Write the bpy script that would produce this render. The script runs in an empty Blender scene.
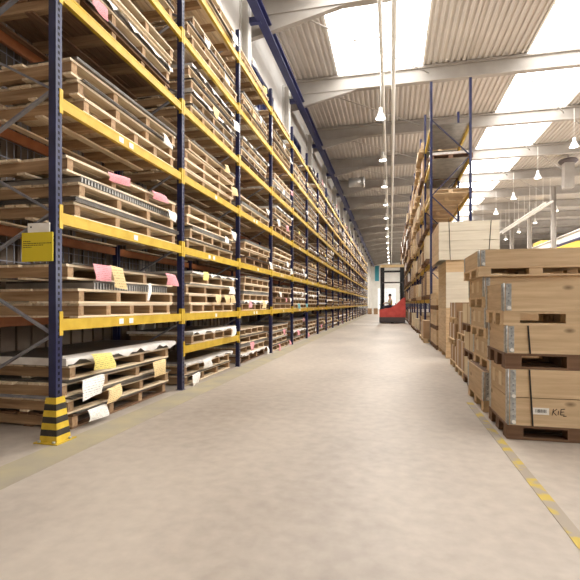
import bpy, math, random
from mathutils import Vector, Matrix
random.seed(11)
SC = bpy.context.scene
COL = SC.collection
R = random.Random(5)

# ------------------------------------------------------------------ camera
F, CX, CY, XV, YV, CAMH = 440.0, 290.0, 290.0, 391.0, 304.0, 1.30
TH = math.atan((XV - CX) / F)
S, Cc = math.sin(TH), math.cos(TH)
cd = bpy.data.cameras.new('camera')
cd.sensor_width = 36.0
cd.lens = F / 580.0 * 36.0
cd.shift_y = (YV - CY) / 580.0
cd.clip_end = 400
cam = bpy.data.objects.new('camera', cd)
COL.objects.link(cam)
cam.location = (0, 0, CAMH)
cam.rotation_euler = (math.pi / 2, 0, TH)
SC.camera = cam

# ------------------------------------------------------------------ materials
MATS = {}


def lin(c):
    return tuple(((v / 255.0) / 12.92 if v / 255.0 <= .04045 else ((v / 255.0 + .055) / 1.055) ** 2.4) for v in c)


def base(name, col, rough=.6, metal=0.0):
    m = bpy.data.materials.new(name)
    m.use_nodes = True
    nt = m.node_tree
    b = nt.nodes['Principled BSDF']
    b.inputs['Base Color'].default_value = (*lin(col), 1)
    b.inputs['Roughness'].default_value = rough
    b.inputs['Metallic'].default_value = metal
    MATS[name] = m
    return m, nt, b


def varied(name, col, col2, rough=.6, scale=3.0, stretch=(1, 1, 1), metal=0.0, detail=4, lo=.35, hi=.65):
    m, nt, b = base(name, col, rough, metal)
    tc = nt.nodes.new('ShaderNodeTexCoord')
    mp = nt.nodes.new('ShaderNodeMapping')
    mp.inputs['Scale'].default_value = stretch
    nz = nt.nodes.new('ShaderNodeTexNoise')
    nz.inputs['Scale'].default_value = scale
    nz.inputs['Detail'].default_value = detail
    cr = nt.nodes.new('ShaderNodeValToRGB')
    cr.color_ramp.elements[0].color = (*lin(col), 1)
    cr.color_ramp.elements[0].position = lo
    cr.color_ramp.elements[1].color = (*lin(col2), 1)
    cr.color_ramp.elements[1].position = hi
    nt.links.new(tc.outputs['Object'], mp.inputs['Vector'])
    nt.links.new(mp.outputs['Vector'], nz.inputs['Vector'])
    nt.links.new(nz.outputs['Fac'], cr.inputs['Fac'])
    nt.links.new(cr.outputs['Color'], b.inputs['Base Color'])
    return m


def wood(name, c1, c2, axis='Y', knots=False, spread=.35, sat=1.0):
    """plank wood: stretched grain, per-board and per-object tint"""
    m, nt, b = base(name, c1, .72)
    N, Lk = nt.nodes.new, nt.links.new
    tc = N('ShaderNodeTexCoord')
    oi = N('ShaderNodeObjectInfo')
    ge = N('ShaderNodeNewGeometry')
    off = N('ShaderNodeMath'); off.operation = 'MULTIPLY'; off.inputs[1].default_value = 37.0
    Lk(ge.outputs['Random Per Island'], off.inputs[0])
    add = N('ShaderNodeVectorMath'); add.operation = 'ADD'
    Lk(tc.outputs['Object'], add.inputs[0]); Lk(off.outputs[0], add.inputs[1])
    mp = N('ShaderNodeMapping')
    sc = {'X': (.9, 14, 14), 'Y': (14, .9, 14), 'Z': (14, 14, .9)}[axis]
    mp.inputs['Scale'].default_value = sc
    Lk(add.outputs[0], mp.inputs['Vector'])
    nz = N('ShaderNodeTexNoise'); nz.inputs['Scale'].default_value = 1.6; nz.inputs['Detail'].default_value = 6
    nz.inputs['Roughness'].default_value = .62
    Lk(mp.outputs[0], nz.inputs['Vector'])
    cr = N('ShaderNodeValToRGB')
    cr.color_ramp.elements[0].position = .3; cr.color_ramp.elements[0].color = (*lin(c1), 1)
    cr.color_ramp.elements[1].position = .7; cr.color_ramp.elements[1].color = (*lin(c2), 1)
    Lk(nz.outputs['Fac'], cr.inputs['Fac'])
    r1 = N('ShaderNodeMath'); r1.operation = 'ADD'
    Lk(ge.outputs['Random Per Island'], r1.inputs[0]); Lk(oi.outputs['Random'], r1.inputs[1])
    mr = N('ShaderNodeMapRange')
    mr.inputs['From Max'].default_value = 2.0
    mr.inputs['To Min'].default_value = 1 - spread; mr.inputs['To Max'].default_value = 1 + spread * .7
    Lk(r1.outputs[0], mr.inputs['Value'])
    hs = N('ShaderNodeHueSaturation')
    hs.inputs['Saturation'].default_value = sat
    Lk(mr.outputs[0], hs.inputs['Value'])
    last = cr.outputs['Color']
    if knots:
        mp2 = N('ShaderNodeMapping')
        mp2.inputs['Scale'].default_value = {'X': (2.6, 5.5, 5.5), 'Y': (5.5, 2.6, 5.5), 'Z': (5.5, 5.5, 2.6)}[axis]
        Lk(add.outputs[0], mp2.inputs['Vector'])
        vo = N('ShaderNodeTexVoronoi'); vo.inputs['Scale'].default_value = 1.0
        Lk(mp2.outputs[0], vo.inputs['Vector'])
        kr = N('ShaderNodeValToRGB')
        kr.color_ramp.elements[0].position = .07; kr.color_ramp.elements[0].color = (.18, .12, .08, 1)
        kr.color_ramp.elements[1].position = .17; kr.color_ramp.elements[1].color = (1, 1, 1, 1)
        Lk(vo.outputs['Distance'], kr.inputs['Fac'])
        mx = N('ShaderNodeMix'); mx.data_type = 'RGBA'; mx.blend_type = 'MULTIPLY'; mx.inputs[0].default_value = .75
        Lk(last, mx.inputs[6]); Lk(kr.outputs['Color'], mx.inputs[7])
        last = mx.outputs[2]
    Lk(last, hs.inputs['Color'])
    Lk(hs.outputs['Color'], b.inputs['Base Color'])
    bp = N('ShaderNodeBump'); bp.inputs['Strength'].default_value = .15
    Lk(nz.outputs['Fac'], bp.inputs['Height']); Lk(bp.outputs[0], b.inputs['Normal'])
    return m


wood('pallet_wood', (212, 186, 150), (246, 230, 202), 'Y', spread=.34)
wood('bearer_wood', (140, 106, 74), (196, 164, 126), 'X', spread=.3)
wood('dark_wood', (104, 74, 52), (146, 112, 82), 'Y', spread=.3)
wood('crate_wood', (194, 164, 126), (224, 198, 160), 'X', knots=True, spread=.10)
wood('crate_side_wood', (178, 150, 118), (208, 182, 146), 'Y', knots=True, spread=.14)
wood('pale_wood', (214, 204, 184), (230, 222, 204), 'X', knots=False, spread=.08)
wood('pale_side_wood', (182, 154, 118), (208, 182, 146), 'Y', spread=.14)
wood('brown_board', (104, 74, 52), (130, 98, 72), 'X', spread=.2)
varied('carton', (160, 128, 96), (180, 148, 114), .8, 2.5)
varied('pale_carton', (206, 186, 154), (220, 204, 174), .8, 2.5)
varied('blue_paint', (26, 29, 62), (38, 42, 82), .28, 6)
varied('yellow_paint', (192, 156, 34), (210, 176, 56), .45, 5)
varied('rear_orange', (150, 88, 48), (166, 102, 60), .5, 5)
varied('guard_yellow', (196, 164, 40), (222, 190, 62), .5, 9)
varied('guard_black', (34, 30, 26), (60, 54, 44), .6, 9)
varied('galvanised', (160, 164, 166), (204, 206, 204), .38, 30, metal=.55)
varied('brace_steel', (128, 128, 136), (150, 150, 156), .4, 12, metal=.5)
varied('sheet_steel', (82, 78, 74), (112, 106, 100), .35, 5, metal=.6)
varied('sheet_pale', (150, 148, 144), (178, 175, 170), .4, 5, metal=.4)
varied('film', (214, 208, 200), (236, 232, 226), .35, 7)
base('slot_black', (10, 9, 12), .9)
base('strap_black', (26, 24, 24), .5)
base('white_enamel', (238, 236, 230), .45)
base('white_label', (240, 236, 228), .7)
base('ink', (38, 34, 34), .8)
base('sign_yellow', (222, 200, 42), .55)
base('blue_tie', (40, 96, 160), .6)
base('black_steel', (22, 20, 22), .5)
varied('truck_red', (190, 70, 64), (206, 86, 78), .4, 3)
base('truck_grey', (86, 76, 76), .6)
base('rubber', (24, 23, 23), .8)
varied('beige_steel', (206, 176, 128), (216, 190, 146), .5, 3)
base('hivis', (214, 222, 96), .7)
base('skin', (206, 152, 122), .6)
base('hair', (58, 40, 28), .8)
base('trouser', (52, 56, 78), .8)
base('grey_sleeve', (186, 186, 180), .8)
varied('girder_blue', (36, 40, 82), (46, 50, 96), .5, 2)
varied('roof_beam_grey', (150, 143, 135), (162, 155, 147), .6, 1.5)
varied('roof_sheet_grey', (186, 179, 171), (196, 189, 181), .55, .8)
varied('wall_panel_grey', (206, 202, 196), (218, 214, 208), .7, 1.2)
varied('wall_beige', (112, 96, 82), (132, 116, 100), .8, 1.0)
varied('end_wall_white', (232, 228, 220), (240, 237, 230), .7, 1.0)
varied('hall_wall_grey', (124, 120, 116), (144, 138, 134), .7, .4)
base('teal_panel', (70, 160, 178), .6)
base('window_dark', (34, 38, 64), .15)
varied('line_yellow', (186, 160, 62), (156, 143, 126), .6, 5, lo=.42, hi=.5)
varied('worn_yellow', (176, 164, 132), (160, 150, 132), .6, 2.5)
varied('white_line', (226, 222, 212), (236, 232, 226), .6, 4)  # bright band on the far floor, its light put into the colour
varied('crane_yellow', (226, 188, 74), (234, 200, 96), .5, 1)
base('duct_silver', (196, 196, 194), .35, .6)
base('pipe_white', (226, 222, 214), .45)


def paper(name, col):
    m, nt, b = base(name, col, .8)
    N, Lk = nt.nodes.new, nt.links.new
    tc = N('ShaderNodeTexCoord')
    sp = N('ShaderNodeSeparateXYZ'); Lk(tc.outputs['Generated'], sp.inputs[0])
    w = N('ShaderNodeMath'); w.operation = 'MULTIPLY'; w.inputs[1].default_value = 9; Lk(sp.outputs['Z'], w.inputs[0])
    fr = N('ShaderNodeMath'); fr.operation = 'FRACT'; Lk(w.outputs[0], fr.inputs[0])
    lt = N('ShaderNodeMath'); lt.operation = 'LESS_THAN'; lt.inputs[1].default_value = .28; Lk(fr.outputs[0], lt.inputs[0])
    nz = N('ShaderNodeTexNoise'); nz.inputs['Scale'].default_value = 14
    Lk(tc.outputs['Generated'], nz.inputs['Vector'])
    gt = N('ShaderNodeMath'); gt.operation = 'GREATER_THAN'; gt.inputs[1].default_value = .5; Lk(nz.outputs['Fac'], gt.inputs[0])
    mu = N('ShaderNodeMath'); mu.operation = 'MULTIPLY'; Lk(lt.outputs[0], mu.inputs[0]); Lk(gt.outputs[0], mu.inputs[1])
    mx = N('ShaderNodeMix'); mx.data_type = 'RGBA'
    mx.inputs[6].default_value = (*lin(col), 1); mx.inputs[7].default_value = (*lin(tuple(v * .72 for v in col)), 1)
    Lk(mu.outputs[0], mx.inputs[0]); Lk(mx.outputs[2], b.inputs['Base Color'])
    return m


paper('paper_white', (244, 240, 232)); paper('paper_pink', (232, 158, 164))
paper('paper_manila', (232, 204, 150)); paper('paper_yellow', (238, 220, 128))
paper('paper_teal', (112, 172, 176))


def emit(name, col, st):
    m = bpy.data.materials.new(name); m.use_nodes = True
    nt = m.node_tree; nt.nodes.clear()
    e = nt.nodes.new('ShaderNodeEmission'); o = nt.nodes.new('ShaderNodeOutputMaterial')
    e.inputs[0].default_value = (*col, 1); e.inputs[1].default_value = st
    nt.links.new(e.outputs[0], o.inputs[0])
    MATS[name] = m


emit('daylight_pane', (1.0, .98, .95), 8.0)
emit('translucent_gate', (1.0, .95, .88), .95)  # glow standing in for the brightness of the end wall
emit('daylight_window', (1.0, .98, .95), 10.0)  # glow of the added band on the right wall
emit('lamp_glow', (1.0, .96, .88), 30.0)


def floor_material():
    m, nt, b = base('concrete_floor', (198, 186, 170), .38)
    N, Lk = nt.nodes.new, nt.links.new
    tc = N('ShaderNodeTexCoord')
    n1 = N('ShaderNodeTexNoise'); n1.inputs['Scale'].default_value = .55; n1.inputs['Detail'].default_value = 6
    mp = N('ShaderNodeMapping'); mp.inputs['Scale'].default_value = (1, .5, 1)
    Lk(tc.outputs['Object'], mp.inputs[0]); Lk(mp.outputs[0], n1.inputs['Vector'])
    n2 = N('ShaderNodeTexNoise'); n2.inputs['Scale'].default_value = 9; n2.inputs['Detail'].default_value = 8
    Lk(tc.outputs['Object'], n2.inputs['Vector'])
    av = N('ShaderNodeMath'); av.operation = 'MULTIPLY_ADD'; av.inputs[1].default_value = .35
    Lk(n2.outputs['Fac'], av.inputs[0]); Lk(n1.outputs['Fac'], av.inputs[2])
    cr = N('ShaderNodeValToRGB')
    cr.color_ramp.elements[0].position = .45; cr.color_ramp.elements[0].color = (*lin((148, 136, 124)), 1)
    cr.color_ramp.elements[1].position = .9; cr.color_ramp.elements[1].color = (*lin((194, 182, 168)), 1)
    Lk(av.outputs[0], cr.inputs[0]); Lk(cr.outputs[0], b.inputs['Base Color'])
    rr = N('ShaderNodeMapRange'); rr.inputs['To Min'].default_value = .42; rr.inputs['To Max'].default_value = .6
    Lk(n1.outputs['Fac'], rr.inputs['Value']); Lk(rr.outputs[0], b.inputs['Roughness'])
    bp = N('ShaderNodeBump'); bp.inputs['Strength'].default_value = .04
    Lk(n2.outputs['Fac'], bp.inputs['Height']); Lk(bp.outputs[0], b.inputs['Normal'])


floor_material()


# ------------------------------------------------------------------ mesh helper
class MB:
    def __init__(s):
        s.v, s.f, s.m, s.names, s.sm = [], [], [], [], []

    def mi(s, mat):
        if mat not in s.names: s.names.append(mat)
        return s.names.index(mat)

    def face(s, idx, mat, smooth=False):
        s.f.append(idx); s.m.append(s.mi(mat)); s.sm.append(smooth)

    def box(s, x0, x1, y0, y1, z0, z1, mat):
        b = len(s.v)
        s.v += [(x0, y0, z0), (x1, y0, z0), (x1, y1, z0), (x0, y1, z0), (x0, y0, z1), (x1, y0, z1), (x1, y1, z1), (x0, y1, z1)]
        for q in ((0, 3, 2, 1), (4, 5, 6, 7), (0, 1, 5, 4), (1, 2, 6, 5), (2, 3, 7, 6), (3, 0, 4, 7)):
            s.face([b + i for i in q], mat)
        return s

    def hexa(s, lo, hi, mat):           # lo, hi: 4 points each, same winding
        b = len(s.v); s.v += list(lo) + list(hi)
        for q in ((0, 3, 2, 1), (4, 5, 6, 7), (0, 1, 5, 4), (1, 2, 6, 5), (2, 3, 7, 6), (3, 0, 4, 7)):
            s.face([b + i for i in q], mat)
        return s

    def bar(s, p, q, w, h, mat, up=(0, 0, 1)):
        p, q = Vector(p), Vector(q)
        d = (q - p).normalized(); u = Vector(up)
        a = d.cross(u)
        if a.length < 1e-4: a = d.cross(Vector((1, 0, 0)))
        a.normalize(); c = a.cross(d).normalized()
        lo, hi = [], []
        for (i, j) in ((-1, -1), (1, -1), (1, 1), (-1, 1)):
            o = a * (i * w / 2) + c * (j * h / 2)
            lo.append(tuple(p + o)); hi.append(tuple(q + o))
        return s.hexa(lo, hi, mat)

    def tube(s, p, q, r, mat, n=10, r2=None):
        p, q = Vector(p), Vector(q); r2 = r if r2 is None else r2
        d = (q - p).normalized(); a = d.orthogonal().normalized(); c = d.cross(a)
        b = len(s.v)
        for k in range(n):
            t = 2 * math.pi * k / n; o = a * math.cos(t) + c * math.sin(t)
            s.v.append(tuple(p + o * r)); s.v.append(tuple(q + o * r2))
        for k in range(n):
            i, j = b + 2 * k, b + 2 * ((k + 1) % n)
            s.face([i, j, j + 1, i + 1], mat, True)
        s.face([b + 2 * k for k in range(n)][::-1], mat); s.face([b + 2 * k + 1 for k in range(n)], mat)
        return s

    def lathe(s, prof, cx, cy, mat, n=16):
        b = len(s.v)
        for (r, z) in prof:
            for k in range(n):
                t = 2 * math.pi * k / n
                s.v.append((cx + r * math.cos(t), cy + r * math.sin(t), z))
        for i in range(len(prof) - 1):
            for k in range(n):
                k2 = (k + 1) % n
                s.face([b + i * n + k, b + i * n + k2, b + (i + 1) * n + k2, b + (i + 1) * n + k], mat, True)
        return s

    def prism(s, pts, y0, y1, mat):     # pts in XZ, counter-clockwise seen from -Y
        b = len(s.v); n = len(pts)
        s.v += [(x, y0, z) for x, z in pts] + [(x, y1, z) for x, z in pts]
        s.face(list(range(b, b + n)), mat); s.face(list(range(b + n, b + 2 * n))[::-1], mat)
        for k in range(n):
            j = (k + 1) % n
            s.face([b + k, b + n + k, b + n + j, b + j], mat)
        return s

    def mesh(s, name):
        me = bpy.data.meshes.new(name)
        me.from_pydata(s.v, [], s.f)
        for nme in s.names: me.materials.append(MATS[nme])
        me.polygons.foreach_set('material_index', s.m)
        me.polygons.foreach_set('use_smooth', s.sm)
        me.update()
        return me

    def build(s, name, parent=None, loc=None):
        o = bpy.data.objects.new(name, s.mesh(name)); COL.objects.link(o)
        if parent: o.parent = parent
        if loc: o.location = loc
        return o


def empty(name, loc, rz=0):
    o = bpy.data.objects.new(name, None); COL.objects.link(o)
    o.location = loc; o.rotation_euler = (0, 0, rz); o.empty_display_size = .2
    return o


LABELS = {}


def tag(o, label, cat, group=None, kind=None):
    o['label'] = label; o['category'] = cat
    if group: o['group'] = group
    if kind: o['kind'] = kind
    n = len(label.replace(',', ' ').split())
    if n > 16 or n < 4: print('LABEL LENGTH', n, label)
    LABELS.setdefault(label, []).append(o.name)
    return o


def structure(o):
    o['kind'] = 'structure'; return o


def copy_tree(o, parent=None):
    c = o.copy(); COL.objects.link(c)
    if parent: c.parent = parent
    for ch in list(o.children): copy_tree(ch, c)
    return c


def depth_at(x, X):                      # zc of a picture column on the plane X
    return F * X / (Cc * (x - XV))


def ray(x, y, Y=None, X=None, Z=None):
    a = (x - CX) / F; b = (YV - y) / F
    d = Vector((Cc * a - S, S * a + Cc, b))
    t = Y / d.y if Y is not None else X / d.x if X is not None else (Z - CAMH) / d.z
    return Vector((0, 0, CAMH)) + d * t


ORD = ['first', 'second', 'third', 'fourth', 'fifth', 'sixth', 'seventh', 'eighth', 'ninth', 'tenth', 'eleventh',
       'twelfth', 'thirteenth', 'fourteenth', 'fifteenth', 'sixteenth', 'seventeenth', 'eighteenth', 'nineteenth', 'twentieth']

# ------------------------------------------------------------------ setting
YB, YE, XL, XR, ZR = -6.0, 108.0, -4.70, 27.0, 11.6
structure(MB().box(XL - .3, XR, YB, YE + .3, -.3, 0, 'concrete_floor').build('floor'))

# left wall: corrugated lower part, panels and window band above
w = MB()
y = YB
while y < YE:
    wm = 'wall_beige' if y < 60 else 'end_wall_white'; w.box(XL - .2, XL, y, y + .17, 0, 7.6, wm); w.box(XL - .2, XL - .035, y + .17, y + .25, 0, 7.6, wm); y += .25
w.box(XL - .2, XL, YB, YE, 7.6, 8.35, 'wall_panel_grey')
w.box(XL - .2, XL, YB, YE, 9.75, 11.6, 'wall_panel_grey')
k = 0
for k in range(20):
    ya = 2.0 + k * 5.7
    w.box(XL - .2, XL, ya - 1.6 if k else YB, ya + .3 if k < 6 else min(ya + 4.1, YE), 8.35, 9.75, 'wall_panel_grey')
structure(w.build('wall_left'))
for k in range(6):
    ya = 2.3 + k * 5.7
    g = MB()
    g.box(XL - .16, XL - .1, ya, ya + 3.8, 8.35, 9.75, 'window_dark')
    fr = g.build('window_%d' % (k + 1)); structure(fr)
    g2 = MB()
    for t in range(5): g2.box(XL - .1, XL - .02, ya + t * .92, ya + t * .92 + .1, 8.35, 9.75, 'girder_blue')
    g2.box(XL - .1, XL - .02, ya, ya + 3.8, 8.35, 8.45, 'girder_blue').box(XL - .1, XL - .02, ya, ya + 3.8, 9.65, 9.75, 'girder_blue')
    g2.build('window_frame', fr)
for k in range(18):
    ya = 2.0 + k * 5.7
    c = MB()
    c.box(XL, XL + .06, ya - .15, ya + .15, 0, 11.0, 'wall_panel_grey').box(XL + .06, XL + .26, ya - .02, ya + .02, 0, 11.0, 'wall_panel_grey')
    c.box(XL + .26, XL + .31, ya - .15, ya + .15, 7.4, 11.0, 'wall_panel_grey')
    structure(c.build('trim_%d' % (k + 100)))
# end wall, right hall wall
w = MB().box(XL - .2, 4.0, YE, YE + .3, 0, ZR, 'end_wall_white'); structure(w.build('wall_back'))
w = MB().box(4.0, XR, YE, YE + .3, 0, ZR, 'hall_wall_grey')
for k in range(12): w.box(4.6 + k * 1.9, 4.75 + k * 1.9, YE - .12, YE, 0, ZR, 'hall_wall_grey')
structure(w.build('wall_back_hall'))
structure(MB().box(XL - .2, 3.0, YB - .3, YB, 0, ZR, 'wall_beige').build('wall_front'))  # unseen, added behind the camera to keep sky light off the rack end
structure(MB().box(XR, XR + .3, YB, YE, 0, ZR, 'hall_wall_grey').build('wall_right'))

# roof: trapezoidal sheet between rooflight strips
def roof_piece(x0, x1, y0, y1):
    m = MB(); p = .24; x = x0
    while x < x1 - 1e-6:
        xe = min(x + p, x1); q = xe - x
        pts = [(x, ZR + .05), (x + q * .30, ZR + .05), (x + q * .42, ZR), (x + q * .82, ZR), (x + q * .94, ZR + .05), (xe, ZR + .05)]
        b = len(m.v)
        for (a, z) in pts: m.v += [(a, y0, z), (a, y1, z)]
        for i in range(len(pts) - 1): m.face([b + 2 * i, b + 2 * i + 2, b + 2 * i + 3, b + 2 * i + 1], 'roof_sheet_grey')
        x = xe
    m.box(x0, x1, y0, y1, ZR + .06, ZR + .2, 'roof_sheet_grey')
    return m
FRONT = 20.0                             # roof left open up to here for the added rooflight
c = MB()
def merge(a, b):
    o = len(a.v); a.v += b.v
    for f, mi, sm in zip(b.f, b.m, b.sm): a.face([o + i for i in f], b.names[mi], sm)
for (xa, xb, ya, yb) in ((XL - .2, 5.4, FRONT, YE + .3), (8.95, 17.0, YB, YE + .3), (17.0, 20.5, 34.0, YE + .3), (20.5, XR + .2, YB, YE + .3),
                         (XL - .2, -2.4, YB, FRONT), (1.4, 3.2, YB, FRONT), (3.2, 5.4, YB, FRONT), (-2.4, 1.4, YB, 7.0)):
    merge(c, roof_piece(xa, xb, ya, yb))
structure(c.build('ceiling'))
def skylight(n, x0, x1, y0, y1, bars):
    o = structure(MB().box(x0, x1, y0, y1, ZR + .08, ZR + .11, 'daylight_pane').build('window_%d' % n))
    f = MB()
    for k in range(bars + 1):
        yy = y0 + (y1 - y0) * k / bars
        f.box(x0, x1, yy - .03, yy + .03, ZR + .02, ZR + .08, 'pipe_white')
    f.box(x0, x0 + .08, y0, y1, ZR, ZR + .08, 'pipe_white').box(x1 - .08, x1, y0, y1, ZR, ZR + .08, 'pipe_white')
    f.build('glazing_bar', o)
skylight(7, 5.4, 8.95, YB, YE, 40)
skylight(8, 17.0, 20.5, YB, 34.0, 14)  # out of view, added to give the hall more light
skylight(9, -2.4, 1.4, 7.0, FRONT, 5)  # made-up rooflight, added to brighten the front of the left rack
# unseen glowing band on the right wall, added to light the left rack
o = structure(MB().box(XR - .05, XR - .01, YB, 60, 2.6, 6.2, 'daylight_window').build('window_10'))
for k in range(24): MB().box(XR - .1, XR - .05, YB + 2.7 * k, YB + 2.7 * k + .08, 2.6, 6.2, 'pipe_white').build('window_bar', o)

# ------------------------------------------------------------------ roof steel
LY = [13.7 + 5.7 * k for k in range(16)]
for k, yy in enumerate([25.6 - 5.7 * 4 + 5.7 * j for j in range(19)]):
    m = MB()
    x0, x1 = XL, XR
    m.box(x0, x1, yy - .02, yy + .02, 10.98, 11.52, 'roof_beam_grey')
    m.box(x0, x1, yy - .14, yy + .14, 10.9, 10.98, 'roof_beam_grey').box(x0, x1, yy - .14, yy + .14, 11.5, 11.58, 'roof_beam_grey')
    # haunch at the wall column
    m.hexa([(x0, yy - .1, 10.2), (x0, yy + .1, 10.2), (x0 + 3.2, yy + .1, 10.88), (x0 + 3.2, yy - .1, 10.88)],
           [(x0, yy - .1, 10.95), (x0, yy + .1, 10.95), (x0 + 3.2, yy + .1, 10.95), (x0 + 3.2, yy - .1, 10.95)], 'roof_beam_grey')
    structure(m.build('trim_%d' % (1 + k)))
for k in range(9):                        # diagonal bracing rods between the beams
    m = MB(); ya = 25.6 + 5.7 * k - 5.7 * 2
    m.tube((9.0, ya, 11.3), (12.8, ya + 5.7, 11.3), .025, 'roof_beam_grey', 6)
    m.tube((5.0, ya, 11.3), (8.8, ya + 5.7, 11.3), .025, 'roof_beam_grey', 6)
    m.tube((-3.8, ya, 11.3), (1.6, ya + 5.7, 11.3), .025, 'roof_beam_grey', 6)
    structure(m.build('trim_%d' % (40 + k)))

o = MB().box(-4.02, -3.98, 6, YE - 1, 10.28, 10.55, 'girder_blue').box(-4.14, -3.86, 6, YE - 1, 10.55, 10.6, 'girder_blue').box(-4.14, -3.86, 6, YE - 1, 10.24, 10.28, 'girder_blue')
for k in range(17):
    yy = 7.7 + 5.7 * k
    o.box(-4.4, -4.02, yy - .08, yy + .08, 10.22, 10.4, 'girder_blue')
g = o.build('crane_girder')
tag(g, 'dark blue steel girder running above the left rack below the roof', 'girder')

# conduits above the aisle
for i, (X, z, r) in enumerate(((-.34, 10.6, .07), (.10, 10.7, .09))):
    o = MB().tube((X, 8, z), (X, YE - .2, z), r, 'pipe_white', 8)
    for k in range(33): o.bar((X, 9 + 3 * k, z + .02), (X, 9 + 3 * k, 11.62), .025, .025, 'pipe_white')
    tag(o.build('ceiling_pipe'), ['thin white pipe under the roof just left of the aisle lamps', 'thicker white pipe under the roof right of the aisle lamps'][i], 'pipe')
# duct fan on the left
d = empty('ventilation_duct', (-2.2, 29.2, 9.3))
MB().tube((-.5, 0, 0), (.4, 0, 0), .3, 'duct_silver', 20).build('duct', d)
MB().tube((.4, 0, 0), (.52, 0, 0), .37, 'duct_silver', 20, .33).build('duct_collar', d)
MB().bar((-.3, 0, .3), (-.3, 0, 2.3), .04, .04, 'roof_beam_grey').bar((.3, 0, .3), (.3, 0, 2.3), .04, .04, 'roof_beam_grey').build('hanger', d)
tag(d, 'silver round ventilation duct under the roof beside the left wall', 'duct')

# pendant lamps
proto = empty('pendant_lamp', (0, 0, 0))
MB().lathe([(.03, .50), (.07, .48), (.075, .34), (.09, .30), (.13, .20), (.20, .06), (.235, 0), (.225, 0), (.19, .055), (.12, .19), (.02, .22)], 0, 0, 'white_enamel').build('lamp_shade', proto)
MB().lathe([(.0, -.01), (.10, .0), (.15, .04), (.11, .12), (.0, .17)], 0, 0, 'lamp_glow', 14).build('bulb', proto)
MB().tube((0, 0, .5), (0, 0, 2.0), .012, 'pipe_white', 6).build('lamp_cord', proto)
rows = [(-.44, 'in the row above the aisle'), (9.1, 'in the row right of the bright rooflight'), (13.9, 'in the far right hall row')]
first = True
for ri, (X, words) in enumerate(rows):
    for k, yy in enumerate(LY):
        if ri == 2 and k < 4: continue
        if ri > 0 and k > 8: continue
        if ri < 2 and k < 1: continue
        o = proto if first else copy_tree(proto)
        first = False
        o.location = (X, yy, 9.3)
        n = k - (4 if ri == 2 else 1)
        ld_ = bpy.data.lights.new('lamp_light', 'AREA'); ld_.shape = 'DISK'; ld_.size = .4
        ld_.energy = 110.0 if ri == 0 else 70.0; ld_.color = (1.0, .96, .90)
        lo_ = bpy.data.objects.new('lamp_light', ld_); COL.objects.link(lo_); lo_.parent = o; lo_.location = (0, 0, -.03)
        tag(o, 'white bell-shaped pendant lamp, %s from the front %s' % (ORD[n], words), 'lamp', 'pendant lamps under the roof')

# hall steel far right
for k in range(9):
    yy = 34 + 6.5 * k
    m = MB().box(13.0, 13.3, yy - .02, yy + .02, 0, 11, 'roof_beam_grey').box(12.98, 13.02, yy - .15, yy + .15, 0, 11, 'roof_beam_grey').box(13.28, 13.32, yy - .15, yy + .15, 0, 11, 'roof_beam_grey')
    structure(m.build('trim_%d' % (60 + k)))
r = MB()
r.box(13.5, 13.9, 20, 70, 6.78, 6.85, 'pipe_white').box(13.66, 13.74, 20, 70, 6.23, 6.78, 'pipe_white').box(13.5, 13.9, 20, 70, 6.16, 6.23, 'girder_blue')
for k in range(5): r.box(13.3, 13.5, 33.9 + 6.5 * k, 34.1 + 6.5 * k, 6.16, 6.23, 'girder_blue')
tag(r.build('crane_runway'), 'long white topped crane rail girder in the hall at right', 'girder')
r = empty('bridge_crane', (18.2, 46, 7.152))
MB().box(-4.1, 8.6, -.4, .4, -.9, 0, 'crane_yellow').build('crane_bridge', r)
MB().box(-4.7, -4.1, -1.2, 1.2, -.3, .02, 'crane_yellow').build('end_truck', r)
MB().box(.8, 2.0, -.6, .6, 0, .6, 'crane_yellow').build('hoist', r)
tag(r, 'yellow overhead bridge crane girder across the hall at right', 'crane')
for i, (X, z) in enumerate(((11.6, 9.1), (12.1, 9.2))):
    o = MB().tube((X, 37.5, z), (X, 53, z), .09, 'pipe_white', 8)
    for k in range(5): o.bar((X, 38 + 3.4 * k, z), (X, 38 + 3.4 * k, 11.62), .03, .03, 'pipe_white')
    tag(o.build('ceiling_pipe'), ['left one of two white pipes hung in the right hall', 'right one of two white pipes hung in the right hall'][i], 'pipe')

# unit hung from the roof at the right edge
a, b = ray(563, 160, Y=34.0), ray(573, 188, Y=34.0)
u = empty('air_unit', ((a.x + b.x) / 2, 34.0, b.z))
MB().box(-.3, .3, -.3, .3, 0, a.z - b.z - .25, 'roof_beam_grey').build('housing', u)
MB().lathe([(.0, a.z - b.z), (.55, a.z - b.z), (.62, a.z - b.z - .12), (.5, a.z - b.z - .25), (0, a.z - b.z - .25)], 0, 0, 'truck_grey', 20).build('hood', u)
MB().box(-.03, .03, -.03, .03, a.z - b.z, 11.62 - b.z, 'roof_beam_grey').build('hanger', u)
tag(u, 'grey air unit with dark round hood hung from the roof at far right', 'air unit')

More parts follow.
